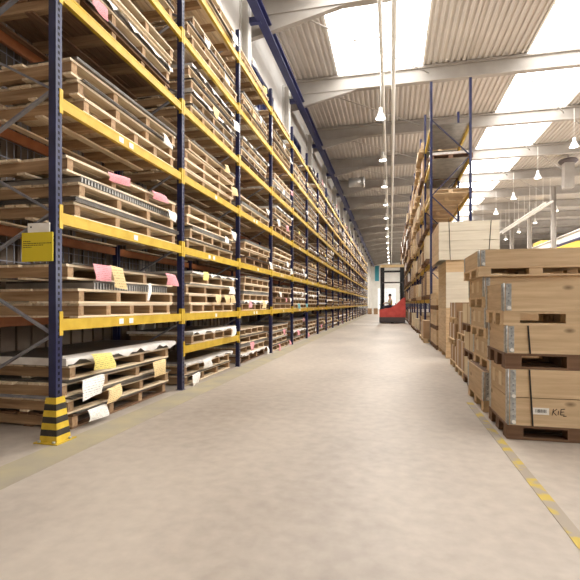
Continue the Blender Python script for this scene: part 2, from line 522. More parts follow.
# end wall details
gt_ = structure(MB().box(-3.2, 1.2, YE - .05, YE - .01, .02, 5.0, 'translucent_gate').build('door_1'))  # made-up glowing panel, added to brighten the far end wall
for i in range(5): MB().box(-3.2, 1.2, YE - .09, YE - .05, 1.0 * i, 1.0 * i + .06, 'wall_panel_grey').build('door_rail', gt_)
for i in range(3): MB().box(-3.2 + 2.16 * i, -3.12 + 2.16 * i, YE - .09, YE - .05, .0, 5.06, 'wall_panel_grey').build('door_rail', gt_)
def end_panel(px0, py0, px1, py1, label):
    a, b = ray(px0, py0, Y=YE - .2), ray(px1, py1, Y=YE - .2)
    tag(MB().box(a.x, b.x, YE - .2, YE - .11, b.z, a.z, 'teal_panel').build('wall_panel'), label, 'panel')
end_panel(375, 266, 379, 281, 'teal panel on the white end wall left of the truck')
end_panel(400, 263, 402.5, 285, 'narrow teal panel on the end wall right of the truck')
for k in range(4):
    b = MB()
    xx = -2.9 + k * .75
    b.box(xx, xx + .5, 57, 57.5, .0, .14, 'bearer_wood').box(xx, xx + .5, 57, 57.5, .14, .75, 'carton')
    tag(b.build('carton_box'), '%s small dark carton from the left at the foot of the end wall' % ORD[k], 'box', 'cartons by the end wall')

# ------------------------------------------------------------------ floor lines and a painted band of light
structure(MB().box(-3.04, -2.66, 2.0, 52, .0005, .002, 'worn_yellow').build('trim_70'))
structure(MB().box(.97, 1.05, 2.4, 6.2, .0005, .003, 'line_yellow').build('trim_71'))
structure(MB().box(-2.4, 1.0, 28.6, 29.1, .0005, .002, 'white_line').build('trim_72'))  # pale strip painted where light falls across the far floor

# ------------------------------------------------------------------ left rack
L = 2.56
Y1 = (F * CAMH / 139.0 + S * -3.07) / Cc + .06
XF, XB = -3.07, -4.25
NB = 22
ZB = [1.10, 2.12, 3.22, 4.27, 5.35, 6.40]
rack = empty('pallet_rack', ((XF + XB) / 2, Y1, 0))
ox, oy = rack.location.x, rack.location.y
tag(rack, 'tall blue and yellow pallet rack along the left side of the aisle', 'rack')
HT = 7.0


def upright_mesh(sgn, slots=True):        # web facing the aisle (sgn=+1 towards +X); origin at foot
    m = MB(); g = sgn
    def bx(xa, xb, ya, yb, za, zb, mat):
        m.box(min(g * xa, g * xb), max(g * xa, g * xb), ya, yb, za, zb, mat)
    bx(-.010, 0, -.04, .04, 0.006, HT, 'blue_paint')
    bx(-.075, -.010, -.04, -.035, 0.006, HT, 'blue_paint'); bx(-.075, -.010, .035, .04, 0.006, HT, 'blue_paint')
    bx(-.08, -.075, -.04, -.018, 0.006, HT, 'blue_paint'); bx(-.08, -.075, .018, .04, 0.006, HT, 'blue_paint')
    if slots:
        z = .1
        while z < HT - .06:
            bx(-.001, .0006, -.013, .011, z, z + .03, 'slot_black'); z += .0585
    bx(-.095, .015, -.055, .055, 0, .006, 'blue_paint')
    return m.mesh('upright')


UF, UFP, UR = upright_mesh(1), upright_mesh(1, False), upright_mesh(-1, False)


def raw(name, me, parent, loc):
    o = bpy.data.objects.new(name, me); COL.objects.link(o); o.parent = parent; o.location = loc
    return o


def brace_segments():
    seg = [((XF - .05), .40, (XB + .05), .40)]
    zf = 1.01 - 1.16
    n = [(XB + .05, .43)]
    z = 1.01; front = True
    while z < HT - .1:
        n.append((XF - .05 if front else XB + .05, z)); z += .58; front = not front
    for a, b in zip(n, n[1:]): seg.append((a[0], a[1], b[0], b[1]))
    return seg


for k in range(NB + 1):
    yk = k * L
    raw('upright', UF if k < 9 else UFP, rack, (XF - ox, yk, 0)); raw('upright', UR, rack, (XB - ox, yk, 0))
    if k == 0:
        for (xa, za, xb, zb) in brace_segments():
            rise = zb > za
            m = MB().bar((xa - ox, yk - .012 if rise else yk + .012, za), (xb - ox, yk - .012 if rise else yk + .012, zb), .02, .042, 'brace_steel', up=(0, 1, 0))
            m.build('brace', rack)
    else:
        m = MB()
        for (xa, za, xb, zb) in brace_segments():
            m.bar((xa - ox, yk, za), (xb - ox, yk, zb), .02, .042, 'brace_steel', up=(0, 1, 0))
        m.build('brace', rack)


def beam_mesh(conn):
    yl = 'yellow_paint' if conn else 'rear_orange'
    m = MB(); a, b = .042, L - .042
    m.box(-.046, -.004, a, b, -.055, .055, yl)
    m.box(-.004, -.001, a, b, -.055, -.035, yl).box(-.004, -.001, a, b, .035, .055, yl)
    if conn:
        for (p, q) in ((.004, .05), (L - .05, L - .004)):
            m.box(.0008, .006, p, q, -.10, .13, 'yellow_paint').box(-.046, .006, min(max(p, .043), q - .004) , min(max(p, .043), q - .004) + .004, -.10, .13, 'yellow_paint')
    return m.mesh('beam')


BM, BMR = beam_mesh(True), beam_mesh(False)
lab = MB().box(.0, .0025, 0, .085, -.032, .030, 'white_label').mesh('beam_label')
for i in range(3): pass
far = MB()
for k in range(NB):
    for li, zb in enumerate(ZB):
        if k < 11:
            b = raw('beam', BM, rack, (XF - ox, k * L, zb))
            if li < 3 and k < 8:
                for t in ([.95, 1.15] if (k + li) % 2 == 0 else [1.25]):
                    raw('beam_label', lab, b, (-.001, t, 0))
        else:
            far.box(XF - .046 - ox, XF - ox, k * L + .05, (k + 1) * L - .05, zb - .055, zb + .055, 'yellow_paint')
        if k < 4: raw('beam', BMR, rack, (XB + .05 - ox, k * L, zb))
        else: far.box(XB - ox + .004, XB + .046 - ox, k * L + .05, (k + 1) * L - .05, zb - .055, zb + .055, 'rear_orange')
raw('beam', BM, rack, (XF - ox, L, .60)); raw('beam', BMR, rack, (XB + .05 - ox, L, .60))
fo = far.build('far_beam', rack); fo['kind'] = 'stuff'
# wire mesh back panels in the first two bays
for k in range(2):
    m = MB()
    for i in range(25): m.bar((XB - .10 - ox, k * L + .06 + i * .101, 1.2), (XB - .10 - ox, k * L + .06 + i * .101, 7.2), .008, .008, 'brace_steel')
    for i in range(30): m.bar((XB - .10 - ox, k * L + .06, 1.2 + i * .2), (XB - .10 - ox, (k + 1) * L - .06, 1.2 + i * .2), .008, .008, 'brace_steel')
    m.build('mesh_panel', rack)

# striped guard at the first upright
g = empty('corner_guard', (XF - .04, Y1, 0))
m = MB(); n = 7; hb = .41
ra, rb = (.135, .135), (.105, .10)
for i in range(n):
    t0, t1 = i / n, (i + 1) / n
    w0, w1 = .095 - .038 * t0, .095 - .038 * t1
    for (sx, sy) in (('f', 0), ('r', 0)):
        mat = 'guard_yellow' if i % 2 == 0 else 'guard_black'
        z0, z1 = .01 + hb * t0, .01 + hb * t1
        if sx == 'f': pts = [(-w0, -w0, z0), (w0, -w0, z0), (w1, -w1, z1), (-w1, -w1, z1)]; off = Vector((0, .006, 0))
        if sx == 'r': pts = [(w0, -w0, z0), (w0, w0, z0), (w1, w1, z1), (w1, -w1, z1)]; off = Vector((-.006, 0, 0))
        if sx == 'l': pts = [(-w0, w0, z0), (-w0, -w0, z0), (-w1, -w1, z1), (-w1, w1, z1)]; off = Vector((.006, 0, 0))
        m.hexa(pts, [tuple(Vector(p) + off) for p in pts], mat)
m.build('guard_shell', g)
f = MB().box(-.13, .13, -.13, -.095, .003, .012, 'guard_yellow').box(.095, .13, -.095, .13, .003, .012, 'guard_yellow').box(-.13, -.095, -.095, .13, .003, .012, 'guard_yellow')
f.build('foot_flange', g)
for (bx, by) in ((-.08, -.112), (.08, -.112), (.112, .06)):
    MB().tube((bx, by, .012), (bx, by, .03), .014, 'galvanised', 8).build('bolt', g)
tag(g, 'yellow and black striped guard around the foot of the nearest upright', 'guard')

# yellow sign and white card on the end frame
ys = Y1 - .075
a, b = ray(22, 233, Y=ys), ray(53, 261, Y=ys)
s = empty('notice_sign', ((a.x + b.x) / 2, ys, b.z))
wd, hg = b.x - a.x, a.z - b.z
MB().box(-wd / 2, wd / 2, -.004, .004, 0, hg, 'sign_yellow').build('sign_board', s)
tx = MB(); rr = random.Random(3)
for (zz, xe) in ((.68, .30), (.61, .96), (.545, .70), (.48, .32)):
    x = .05
    while x < xe:
        wl = rr.uniform(.025, .075)
        tx.box(-wd / 2 + x * wd, -wd / 2 + min(x + wl, xe) * wd, -.0048, -.004, zz * hg, zz * hg + .007, 'ink'); x += wl + .016
tx.build('printed_text', s)
MB().tube((wd / 2 - .02, .004, hg * .8), (wd / 2 - .02, .03, hg * .8), .006, 'galvanised', 6).build('clip', s)
tag(s, 'yellow notice sign with lines of small print on the rack end frame', 'sign')
a, b = ray(28, 223.5, Y=ys + .012), ray(50, 236, Y=ys + .012)
w_ = MB().box(a.x, b.x, ys + .008, ys + .014, b.z, a.z, 'white_label')
w_.box(a.x + .03, a.x + .045, ys + .0072, ys + .008, a.z - .045, a.z - .03, 'ink')
tag(w_.build('index_card'), 'blank white card behind the top edge of the yellow sign', 'card')

# ------------------------------------------------------------------ pallets
def pallet_parts(Ln, W, nb, mat='pallet_wood', bm='bearer_wood', seed=0):
    q = random.Random(seed)
    parts = []
    d = MB(); n = 8; bw = W / n
    for i in range(n):
        j = q.uniform(-.03, .03)
        d.box(-W / 2 + i * bw + .008, -W / 2 + (i + 1) * bw - .008 * (i < n - 1), -Ln / 2 + j, Ln / 2 + j, .125, .15, mat)
    parts.append(('deck', d, (0, 0, 0)))
    for i in range(nb):
        yb = -Ln / 2 + .06 + (Ln - .12) * i / (nb - 1)
        parts.append(('bearer', MB().box(-W / 2 + .012, W / 2 - .012, yb - .04, yb + .04, .02, .125, bm), (0, 0, 0)))
    for xx in (-W / 2 + .01, -.05, W / 2 - .11):
        parts.append(('bottom_board', MB().box(xx, xx + .1, -Ln / 2 + .01, Ln / 2 - .01, 0, .02, mat), (0, 0, 0)))
    return parts


PARTS, SINGLE = [], []
W0 = 1.10
for i, (Ln, nb, mat, bm) in enumerate(((2.05, 4, 'pallet_wood', 'bearer_wood'), (1.95, 5, 'pallet_wood', 'bearer_wood'), (2.15, 4, 'pallet_wood', 'bearer_wood'), (2.0, 4, 'dark_wood', 'bearer_wood'))):
    pp = pallet_parts(Ln, W0, nb, mat, bm, i)
    PARTS.append([(nm, mb.mesh(nm)) for nm, mb, _ in pp])
    allm = MB()
    for nm, mb, _ in pp: merge(allm, mb)
    SINGLE.append(allm)
SINGLE_ME = [m.mesh('wooden_pallet') for m in SINGLE]
LENS = [2.05, 1.95, 2.15, 2.0]


DECK = {}


def make_pallet(v, loc, rz, full):
    if full:
        o = empty('wooden_pallet', loc, rz)
        for nm, me in PARTS[v]:
            c = bpy.data.objects.new(nm, me); COL.objects.link(c); c.parent = o
            if nm == 'deck': DECK[o.name] = c
    else:
        o = bpy.data.objects.new('wooden_pallet', SINGLE_ME[v]); COL.objects.link(o); o.location = loc; o.rotation_euler = (0, 0, rz)
    return o


def tag_mesh(w, h, mat, seed, off=.006, lift=.0):
    """sheet of paper stapled over the front edge, curling: in local YZ, hanging from z=0, facing +X"""
    q = random.Random(seed); m = MB(); nu, nv = 4, 6
    tw = q.uniform(-.25, .25)
    grid = []
    for j in range(nv + 1):
        for i in range(nu + 1):
            u, v = i / nu - .5, j / nv
            x = off + .03 * math.sin(v * 2.2) * (1 + .5 * math.sin(3 * u + seed)) + .012 * math.sin(5 * v + 4 * u + seed)
            if v < .01: x = off - .012; z = lift + .004
            else: z = lift - h * (v - 1 / nv) / (1 - 1 / nv)
            yy = u * w + tw * z
            grid.append((max(x, off - .012), yy, z + u * tw * .1))
    b = 0
    m.v = grid + [(x - .0015, y, z) for x, y, z in grid]
    n = len(grid)
    for j in range(nv):
        for i in range(nu):
            a = j * (nu + 1) + i
            m.face([a, a + nu + 1, a + nu + 2, a + 1], mat, True); m.face([n + a, n + a + 1, n + a + nu + 2, n + a + nu + 1], mat, True)
    return m


def sheet_load(kind, Ln, W, h, seed, mats=None):
    q = random.Random(seed); m = MB()
    if kind == 'steel':
        n = max(2, int(h / .012)); mat = q.choice(['sheet_steel', 'sheet_steel', 'sheet_steel', 'sheet_pale'])
        for i in range(n):
            j, jx = q.uniform(-.012, .012), q.uniform(-.008, .008)
            m.box(-W / 2 + jx, W / 2 + jx, -Ln / 2 + j, Ln / 2 + j, i * h / n, (i + .8) * h / n, mat)
    elif kind == 'corrugated':
        n = int(Ln / .05); p = Ln / n
        for i in range(n):
            y0 = -Ln / 2 + i * p
            m.hexa([(-W / 2, y0, 0), (W / 2, y0, 0), (W / 2, y0 + p * .5, 0), (-W / 2, y0 + p * .5, 0)],
                   [(-W / 2, y0 + p * .1, h * .75), (W / 2, y0 + p * .1, h * .75), (W / 2, y0 + p * .4, h * .75), (-W / 2, y0 + p * .4, h * .75)], 'sheet_pale')
        m.box(-W / 2 + .01, W / 2 - .01, -Ln / 2, Ln / 2, h * .75, h, 'sheet_steel')
    else:                                   # wrapped in film, edge sagging over the front
        m.box(-W / 2, W / 2 - .02, -Ln / 2, Ln / 2, 0, h * .92, 'sheet_steel')
        nu = 24; b = len(m.v); z0 = h
        for i in range(nu + 1):
            y = -Ln / 2 - .03 + (Ln + .06) * i / nu
            sag = .5 * h + .028 * math.sin(i * 1.1 + seed) + .02 * math.sin(i * 2.7 + 2 * seed)
            m.v += [(W / 2 - .22, y, h * .96), (W / 2 - .01, y, h), (W / 2 + .014, y, h * .8), (W / 2 + .018, y, h * .8 - abs(sag))]
        for i in range(nu):
            for t in range(3):
                a = b + 4 * i + t
                m.face([a, a + 1, a + 5, a + 4], 'film', True)
        # end skirt
        m.box(-W / 2 - .01, W / 2 + .01, -Ln / 2 - .03, -Ln / 2 - .005, h * .1, h * .97, 'film')
    return m


SHELF = ['floor level', 'first shelf', 'second shelf', 'third shelf', 'fourth shelf', 'fifth shelf', 'top shelf']
COLORS = {'w': 'white', 'p': 'pink', 'm': 'manila', 'y': 'yellow', 't': 'teal'}
KINDS = {'steel': ('sheet_stack', 'grey metal sheets'), 'corrugated': ('corrugated_sheet_stack', 'corrugated sheets'), 'film': ('wrapped_sheet_stack', 'film wrapped sheets')}
NSEED = [100]
far_stuff = MB()
N_PAL = 0


def pos_word(i, n):
    if n == 1: return 'single'
    if i == 0: return 'lowest'
    if i == n - 1: return 'topmost'
    return ORD[i] + ' lowest' if i > 0 else 'lowest'


def stack(bay, level, z, items, xf, full, y_mid=None, words=None, bay_words=None, side=1):
    """items: (variant, dx, dy, rz, load kind or None, load height, overhang y, tags[(t, colour, w, h)])"""
    global N_PAL
    n = len(items)
    yc = Y1 + bay * L + L / 2 if y_mid is None else y_mid
    sh = words or SHELF[level]
    bw = ORD[bay] + ' bay past striped guard'
    fmax = (XF + .012 - xf) if level > 0 or words else -.5
    for i, (v, dx, dy, rz, ld, lh, ov, tags) in enumerate(items):
        cx = xf - W0 / 2 + dx; cy = yc + dy
        fmax = max(fmax, dx + (.075 if ld == 'film' else .05 if ld else .015))
        off = fmax - dx + .022
        o = make_pallet(v, (cx, cy, z), rz, full)
        N_PAL += 1
        cl = '-'.join(dict.fromkeys(COLORS[t[1]] for t in tags[:1]))
        look = ('%s-tagged' % cl) if tags else ('dark' if v == 3 else 'wooden')
        tag(o, '%s pallet, %s in stack, %s, %s' % (look, pos_word(i, n), sh, bw), 'pallet', 'pallets in the left rack')
        ztop = z + .15
        for (t, c, w, h) in tags:
            NSEED[0] += 1
            mat = {'w': 'paper_white', 'p': 'paper_pink', 'm': 'paper_manila', 'y': 'paper_yellow', 't': 'paper_teal'}[c]
            pm = tag_mesh(w, h, mat, NSEED[0], off + .02, lh + .002 if ld else .002).build('paper_tag', DECK.get(o.name, o), (W0 / 2, t, .151))
            pm['label'] = '%s paper tag' % COLORS[c]
        if ld:
            NSEED[0] += 1
            m = sheet_load(ld, LENS[v] - .08 + ov, W0 + (.05 if ld != 'corrugated' else .02), lh, NSEED[0])
            nm, lw = KINDS[ld]
            s_ = m.build(nm, None, (cx + .01, cy, ztop + .001)); s_.rotation_euler = (0, 0, rz)
            tag(s_, '%s on %s pallet, %s, %s' % (lw, pos_word(i, n), sh, bw), 'metal sheets', 'sheet metal in the left rack')
            z = ztop + lh + .002
        else:
            z = ztop + .001
    return z


def tz(k): return R.uniform(-.8, .8)


# first bay, levels in view
stack(0, 0, .002, [
    (3, 0, .06, .01, 'steel', .018, 0, [(-.72, 'w', .30, .12)]),
    (0, .03, .03, -.015, 'steel', .022, .05, [(-.40, 'm', .26, .15)]),
    (2, -.02, .0, .012, 'steel', .02, 0, [(-.78, 'w', .34, .20), (.62, 'm', .30, .2)]),
    (0, .02, .06, -.01, 'film', .085, .22, [(-.66, 'y', .34, .17)])], -3.22, True)
stack(0, 1, ZB[0] + .057, [
    (1, .0, .02, 0, None, 0, 0, []),
    (0, .02, .03, .012, 'corrugated', .09, -.35, [(.15, 'w', .10, .2)]),
    (2, .0, -.02, -.008, 'steel', .014, 0, [(-.70, 'p', .26, .17), (-.45, 'm', .2, .24), (.78, 'p', .28, .16)])], -3.12, True)
stack(0, 2, ZB[1] + .057, [
    (2, .02, .04, 0, 'steel', .05, .12, []),
    (0, .05, .0, .012, 'corrugated', .065, .06, [(.75, 'w', .24, .13)]),
    (2, .08, -.1, -.02, None, 0, 0, [(-.35, 'p', .36, .10), (.5, 'p', .34, .10)])], -3.12, True)
stack(0, 3, ZB[2] + .057, [
    (1, .04, .05, 0, None, 0, 0, []),
    (0, .02, .02, .01, 'steel', .02, .0, [(.62, 'w', .22, .13)]),
    (2, .03, 0, -.01, 'steel', .03, 0, [])], -3.12, True)
# second bay: an extra low shelf
stack(1, 0, .002, [
    (0, .02, .02, .01, 'steel', .012, 0, [(-.85, 'w', .26, .16)]),
    (1, .03, -.03, -.012, 'film', .045, .1, [(-.4, 'w', .3, .14)])], -3.2, True)
stack(1, 1, .60 + .057, [
    (1, .03, .0, .008, 'film', .05, .08, [(.62, 'w', .26, .17)])], -3.12, True, words='low yellow shelf')
stack(1, 1, ZB[0] + .057, [
    (1, .02, .0, 0, None, 0, 0, []), (0, .0, .03, .01, None, 0, 0, [(-.1, 'm', .24, .16), (.35, 'm', .22, .16), (.65, 'm', .22, .14)]),
    (2, .02, -.02, -.01, 'steel', .02, 0, [(.6, 'w', .26, .14)]), (0, .03, .02, .01, 'film', .04, .1, [(-.75, 'y', .25, .14)])], -3.12, True)


def rand_items(bay, level):
    n = R.choice([3, 3, 4, 4]) if level < 6 else R.choice([1, 2])
    if level == 0: n = R.choice([4, 4, 5])
    if level == 3 and bay % 3 == 2: n = 2
    it = []; used = []
    hsum = 0
    for i in range(n):
        v = R.choice([0, 0, 1, 1, 2, 3])
        ld = R.choice([None, None, 'steel', 'steel', 'film', 'corrugated'])
        lh = {'steel': .02, 'film': .05, 'corrugated': .055, None: 0}[ld] * R.uniform(.8, 1.3)
        if hsum + .152 + lh > .84: break
        hsum += .152 + lh
        tags = []
        for t in range(R.choice([0, 0, 1, 1, 2])):
            tt = R.uniform(-.85, .85)
            if any(abs(tt - u) < .40 for u in used): continue
            used.append(tt)
            c = R.choice('wwwpmmy') if bay not in (2, 3, 4) or level > 1 else R.choice('pppwmt')
            tags.append((tt, c, R.uniform(.2, .3), R.uniform(.12, .18)))
        it.append((v, R.uniform(-.03, .06), R.uniform(-.06, .06), R.uniform(-.016, .016), ld, lh, R.uniform(-.1, .1), tags))
    return it


def far_stack(bay, level, z, items, xf):
    yc = Y1 + bay * L + L / 2
    for (v, dx, dy, rz, ld, lh, ov, tags) in items:
        b = MB(); merge(b, SINGLE[v])
        off = Vector((xf - W0 / 2 + dx, yc + dy, z))
        b.v = [tuple(Vector(p) + off) for p in b.v]
        merge(far_stuff, b)
        z += .151
        if ld:
            far_stuff.box(xf - W0 + dx, xf + dx + .02, yc + dy - 1, yc + dy + 1, z, z + lh, 'film' if ld == 'film' else 'sheet_pale'); z += lh
        for (t, c, w, h) in tags:
            mat = {'w': 'paper_white', 'p': 'paper_pink', 'm': 'paper_manila', 'y': 'paper_yellow', 't': 'paper_teal'}[c]
            far_stuff.box(max(xf + dx, XF) + .04, max(xf + dx, XF) + .045, yc + t, yc + t + w, z - h - lh, z - lh, mat)


for bay in range(NB):
    for level in range(7):
        if (bay == 0 and level < 4) or (bay == 1 and level < 2): continue
        it = rand_items(bay, level)
        z = .002 if level == 0 else ZB[level - 1] + .057
        if bay < 10: stack(bay, level, z, it, -3.2 if level == 0 else -3.12, bay < 4)
        else: far_stack(bay, level, z, it, -3.2 if level == 0 else -3.12)
o = far_stuff.build('distant_pallet_stack')
tag(o, 'mass of stacked pallets and sheets in the distant bays of the left rack', 'pallets', kind='stuff')


# ------------------------------------------------------------------ right side: crates
def crate_pallet(x0, x1, y0, y1, z, h, label, mat='crate_wood', dark=False, group='pallets under the crates on the right', feet=3):
    o = empty('wooden_pallet', ((x0 + x1) / 2, (y0 + y1) / 2, z))
    hx, hy = (x1 - x0) / 2, (y1 - y0) / 2
    bm = 'brown_board' if dark else mat
    MB().box(-hx, hx, -hy, hy, h - .022, h, bm).build('deck', o)
    for i in range(3):
        for j in range(feet):
            xx = -hx + .075 + (2 * hx - .15) * i / 2; yy = -hy + .075 + (2 * hy - .15) * j / (feet - 1)
            MB().box(xx - .072, xx + .072, yy - .07, yy + .07, .022, h - .022, bm).build('block', o)
    for j in range(feet):
        yy = -hy + .075 + (2 * hy - .15) * j / (feet - 1)
        MB().box(-hx, hx, yy - .072, yy + .072, 0, .022, bm).build('bottom_board', o)
    tag(o, label, 'pallet', group)
    return o


def crate(x0, x1, y0, y1, z, h, nb, label, mat='crate_wood', smat='crate_side_wood', hinge=True, straps=(), lid=None, name='wooden_crate', group='wooden crates stacked on the right', cat='crate', topmat=None):
    o = empty(name, ((x0 + x1) / 2, (y0 + y1) / 2, z))
    hx, hy = (x1 - x0) / 2, (y1 - y0) / 2; t = .02
    def panel(nm, ax, s):
        m = MB(); bh = h / nb
        for i in range(nb):
            a, b = i * bh + (.004 if i else 0), (i + 1) * bh - (.004 if i < nb - 1 else 0)
            if ax == 'y': m.box(-hx + (.012 if hinge else 0), hx - (.012 if hinge else 0), s * hy - (t if s > 0 else 0), s * hy + (t if s < 0 else 0), a, b, topmat if topmat and i == nb - 1 else mat)
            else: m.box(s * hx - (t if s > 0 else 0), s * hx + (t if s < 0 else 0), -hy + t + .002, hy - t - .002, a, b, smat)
        P_ = m.build(nm, o)
        PAN[(ax, s)] = P_
    PAN = {}
    panel('front_panel', 'y', -1); panel('back_panel', 'y', 1); panel('side_panel', 'x', -1); panel('side_panel', 'x', 1)
    if hinge:
        for (sx, sy) in ((-1, -1), (1, -1), (-1, 1), (1, 1)):
            m = MB()
            xa, xb = sorted((sx * (hx - .07), sx * (hx - .02))); ya, yb = sorted((sy * (hy + .0005), sy * (hy + .004)))
            m.box(xa, xb, ya, yb, .006, h - .006, 'galvanised')
            xa, xb = sorted((sx * (hx + .0005), sx * (hx + .004))); ya, yb = sorted((sy * (hy - .075), sy * (hy - .02)))
            m.box(xa, xb, ya, yb, .006, h - .006, 'galvanised')
            m.tube((sx * (hx - .004), sy * (hy - .004), .0), (sx * (hx - .004), sy * (hy - .004), h), .009, 'galvanised', 8)
            nz = max(3, int(h / .055))
            for i in range(nz):
                zz = .03 + (h - .06) * i / (nz - 1)
                m.tube((sx * (hx - .045), sy * (hy + .004), zz), (sx * (hx - .045), sy * (hy + .009), zz), .008, 'white_enamel' if i in (0,) else 'brace_steel', 6)
            ch_ = m.build('corner_hinge', o)
            if sy < 0 and sx < 0:
                for zz in ([.02, h * .5] if nb > 1 else [.02]):
                    MB().tube((sx * (hx - .05), sy * (hy + .004), zz + .012), (sx * (hx - .05), sy * (hy + .014), zz + .012), .018, 'white_enamel', 10).build('hinge_clip', ch_)
    for (px, zl, zh, lean) in straps:
        m = MB()
        m.hexa([(px, -hy - .007, zl), (px + .014, -hy - .007, zl), (px + .014, -hy - .002, zl), (px, -hy - .002, zl)],
               [(px + lean, -hy - .007, zh), (px + lean + .014, -hy - .007, zh), (px + lean + .014, -hy - .002, zh), (px + lean, -hy - .002, zh)], 'strap_black')
        m.build('strap', o)['label'] = 'black packing strap'
    if lid:
        MB().box(-hx + .025, hx - .025, -hy + .025, hy - .025, h - .015, h - .001, lid).build('lid', o)
    FACE[o.name] = (PAN[('y', -1)], PAN[('x', -1)])
    tag(o, label, cat, group)
    return o


FACE = {}
# --- nearest stack (A)
AX0, AX1, AY0, AY1 = 1.085, 2.285, 4.59, 5.39
crate_pallet(AX0, AX1, AY0, AY1, 0.004, .135, 'wooden pallet on the floor under the nearest crate marked in ink', dark=True)
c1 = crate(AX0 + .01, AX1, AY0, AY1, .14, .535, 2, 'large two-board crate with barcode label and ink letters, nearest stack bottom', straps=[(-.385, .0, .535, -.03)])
lb = MB(); hx = (AX1 - AX0 - .01) / 2; hy = .4
def on_front(x, y): 
    p = ray(x, y, Y=AY0); return p.x - (AX0 + .01 + AX1) / 2, p.z - .14
(xa, zb), (xb, za) = on_front(533, 407.5), on_front(549, 415)
lb.box(xa, xb, -hy - .003, -hy - .0005, za, zb, 'white_label')
q = random.Random(2); x = xa + .018
while x < xb - .02:
    wv = q.choice([.002, .004, .006]); lb.box(x, x + wv, -hy - .0036, -hy - .003, za + .018, zb - .014, 'ink'); x += wv + q.choice([.003, .005])
lb.build('barcode_label', FACE[c1.name][0])['label'] = 'white barcode label'
ik = MB()
def stroke(pts):
    for p, r_ in zip(pts, pts[1:]):
        (a, b), (c, d) = on_front(*p), on_front(*r_)
        ik.bar((a, -hy - .0012, b), (c, -hy - .0012, d), .006, .0016, 'ink', up=(0, 1, 0))
stroke([(553.5, 409), (552, 415.5)]); stroke([(557, 409), (553, 412), (556.5, 415.5)])
stroke([(558.5, 411), (558, 415)]); stroke([(565, 409.2), (561, 409.5), (560.5, 415), (564.5, 415)]); stroke([(560.8, 412.2), (564, 412)])
stroke([(563, 416.3), (566.5, 416.2)])
ik.build('ink_lettering', FACE[c1.name][0])['label'] = 'handwritten ink letters'
for (lx, lz) in ((-hy + .58, .33), (-hy + .30, .33)):
    m = MB().box(-hx - .003, -hx - .0005, lx - .06, lx + .06, lz, lz + .14, 'pale_carton'); m.build('paper_label', FACE[c1.name][1])
crate_pallet(AX0 - .015, AX1, AY0, AY1, .677, .15, 'dark brown pallet between the two lowest crates of the nearest stack', dark=True)
crate(AX0 - .005, AX1, AY0, AY1, .828, .265, 1, 'knotty single-board crate above the crate with ink letters', straps=[(-.40, .0, .265, -.02)])
crate_pallet(AX0 - .03, AX1, AY0, AY1, 1.095, .135, 'light pallet under the topmost crate of the nearest stack', mat='crate_wood')
crate(AX0 - .03, AX1, AY0, AY1, 1.232, .27, 1, 'plain single-board crate with galvanised corner on top of nearest stack', lid='brown_board')

# --- second stack (B)
BY0, BY1 = 5.66, 6.74
bx = 1.05
crate_pallet(bx + .03, bx + 1.23, BY0, BY1, .004, .13, 'light pallet on the floor under the low brown-lidded crate')
crate(bx + .03, bx + 1.23, BY0, BY1, .136, .35, 1, 'low crate with dark brown lid behind the nearest stack', lid='brown_board', hinge=True)
zz = .49
names = ['second tier', 'third tier', 'fourth tier']
for i, hh in enumerate((.26, .25, .24)):
    sx = bx + (.10, .06, .04)[i]
    crate_pallet(sx, sx + 1.2, BY0 + .03, BY1, zz, .125, 'pallet under the %s crate of the second stack from the front' % names[i])
    cc = crate(sx, sx + 1.2, BY0 + .03, BY1, zz + .127, hh, 1, 'grey-cornered crate in the %s of the second stack' % names[i], lid='brown_board')
    for lx in (-.25, .1):
        MB().box(-.6035, -.6005, lx, lx + .16, .06, .2, 'pale_carton').build('paper_label', FACE[cc.name][1])
    zz += .127 + hh + .003
crate_pallet(1.02, 2.29, BY0, BY1, zz, .118, 'pallet with visible gaps under the topmost crate of second stack')
zz += .12
crate(1.03, 2.29, BY0, BY1, zz, 1.95 - zz, 1, 'long single-board crate on top of the second stack', lid='brown_board')

# --- stacks along the aisle behind (C, D, E) : cartons on pallets
def carton(x0, x1, y0, y1, z, h, mat, label, tape=True, group='cartons stacked on the right'):
    o = empty('carton_box', ((x0 + x1) / 2, (y0 + y1) / 2, z)); hx, hy = (x1 - x0) / 2, (y1 - y0) / 2
    MB().box(-hx, hx, -hy, hy, 0, h, mat).build('carton_body', o)
    if tape: MB().box(-hx - .001, hx + .001, -.03, .03, h * .0, h + .001, 'white_label' if mat == 'carton' else 'carton').build('packing_tape', o)
    tag(o, label, 'box', group)

cy = 6.92
tn = ['bottom', 'middle', 'top']
cspec = [(6.92, 1.0, 1.18, [.30, .30, .32], 'beige', 'pale_carton'), (8.05, 1.0, 1.22, [.50, .40], 'brown', 'carton'), (9.15, .95, 1.22, [.34, .30, .30], 'tan', 'carton')]
snames = ['third', 'fourth', 'fifth']
for si, (y0, dy, x0, tiers, cw, mat) in enumerate(cspec):
    z = .003
    for i, hh in enumerate(tiers):
        jx = R.uniform(-.03, .03)
        pos = ['bottom', 'top'][i] if len(tiers) == 2 else tn[i]
        crate_pallet(x0 + jx, x0 + jx + 1.2, y0, y0 + dy, z, .125, 'pallet under the %s cartons of the %s stack from the front' % (pos, snames[si]), dark=(si == 0))
        z += .127
        ncol = 2 if si else 1
        for c_ in range(ncol):
            wy = dy / ncol
            carton(x0 + jx + .02, x0 + jx + 1.18, y0 + c_ * wy + .008, y0 + (c_ + 1) * wy - .008, z, hh, mat,
                   '%s carton%s, %s tier of the %s stack on the right' % (cw, ['', ''][0] if ncol == 1 else (' nearer the camera', ' farther from the camera')[c_], pos, snames[si]))
        z += hh + .003

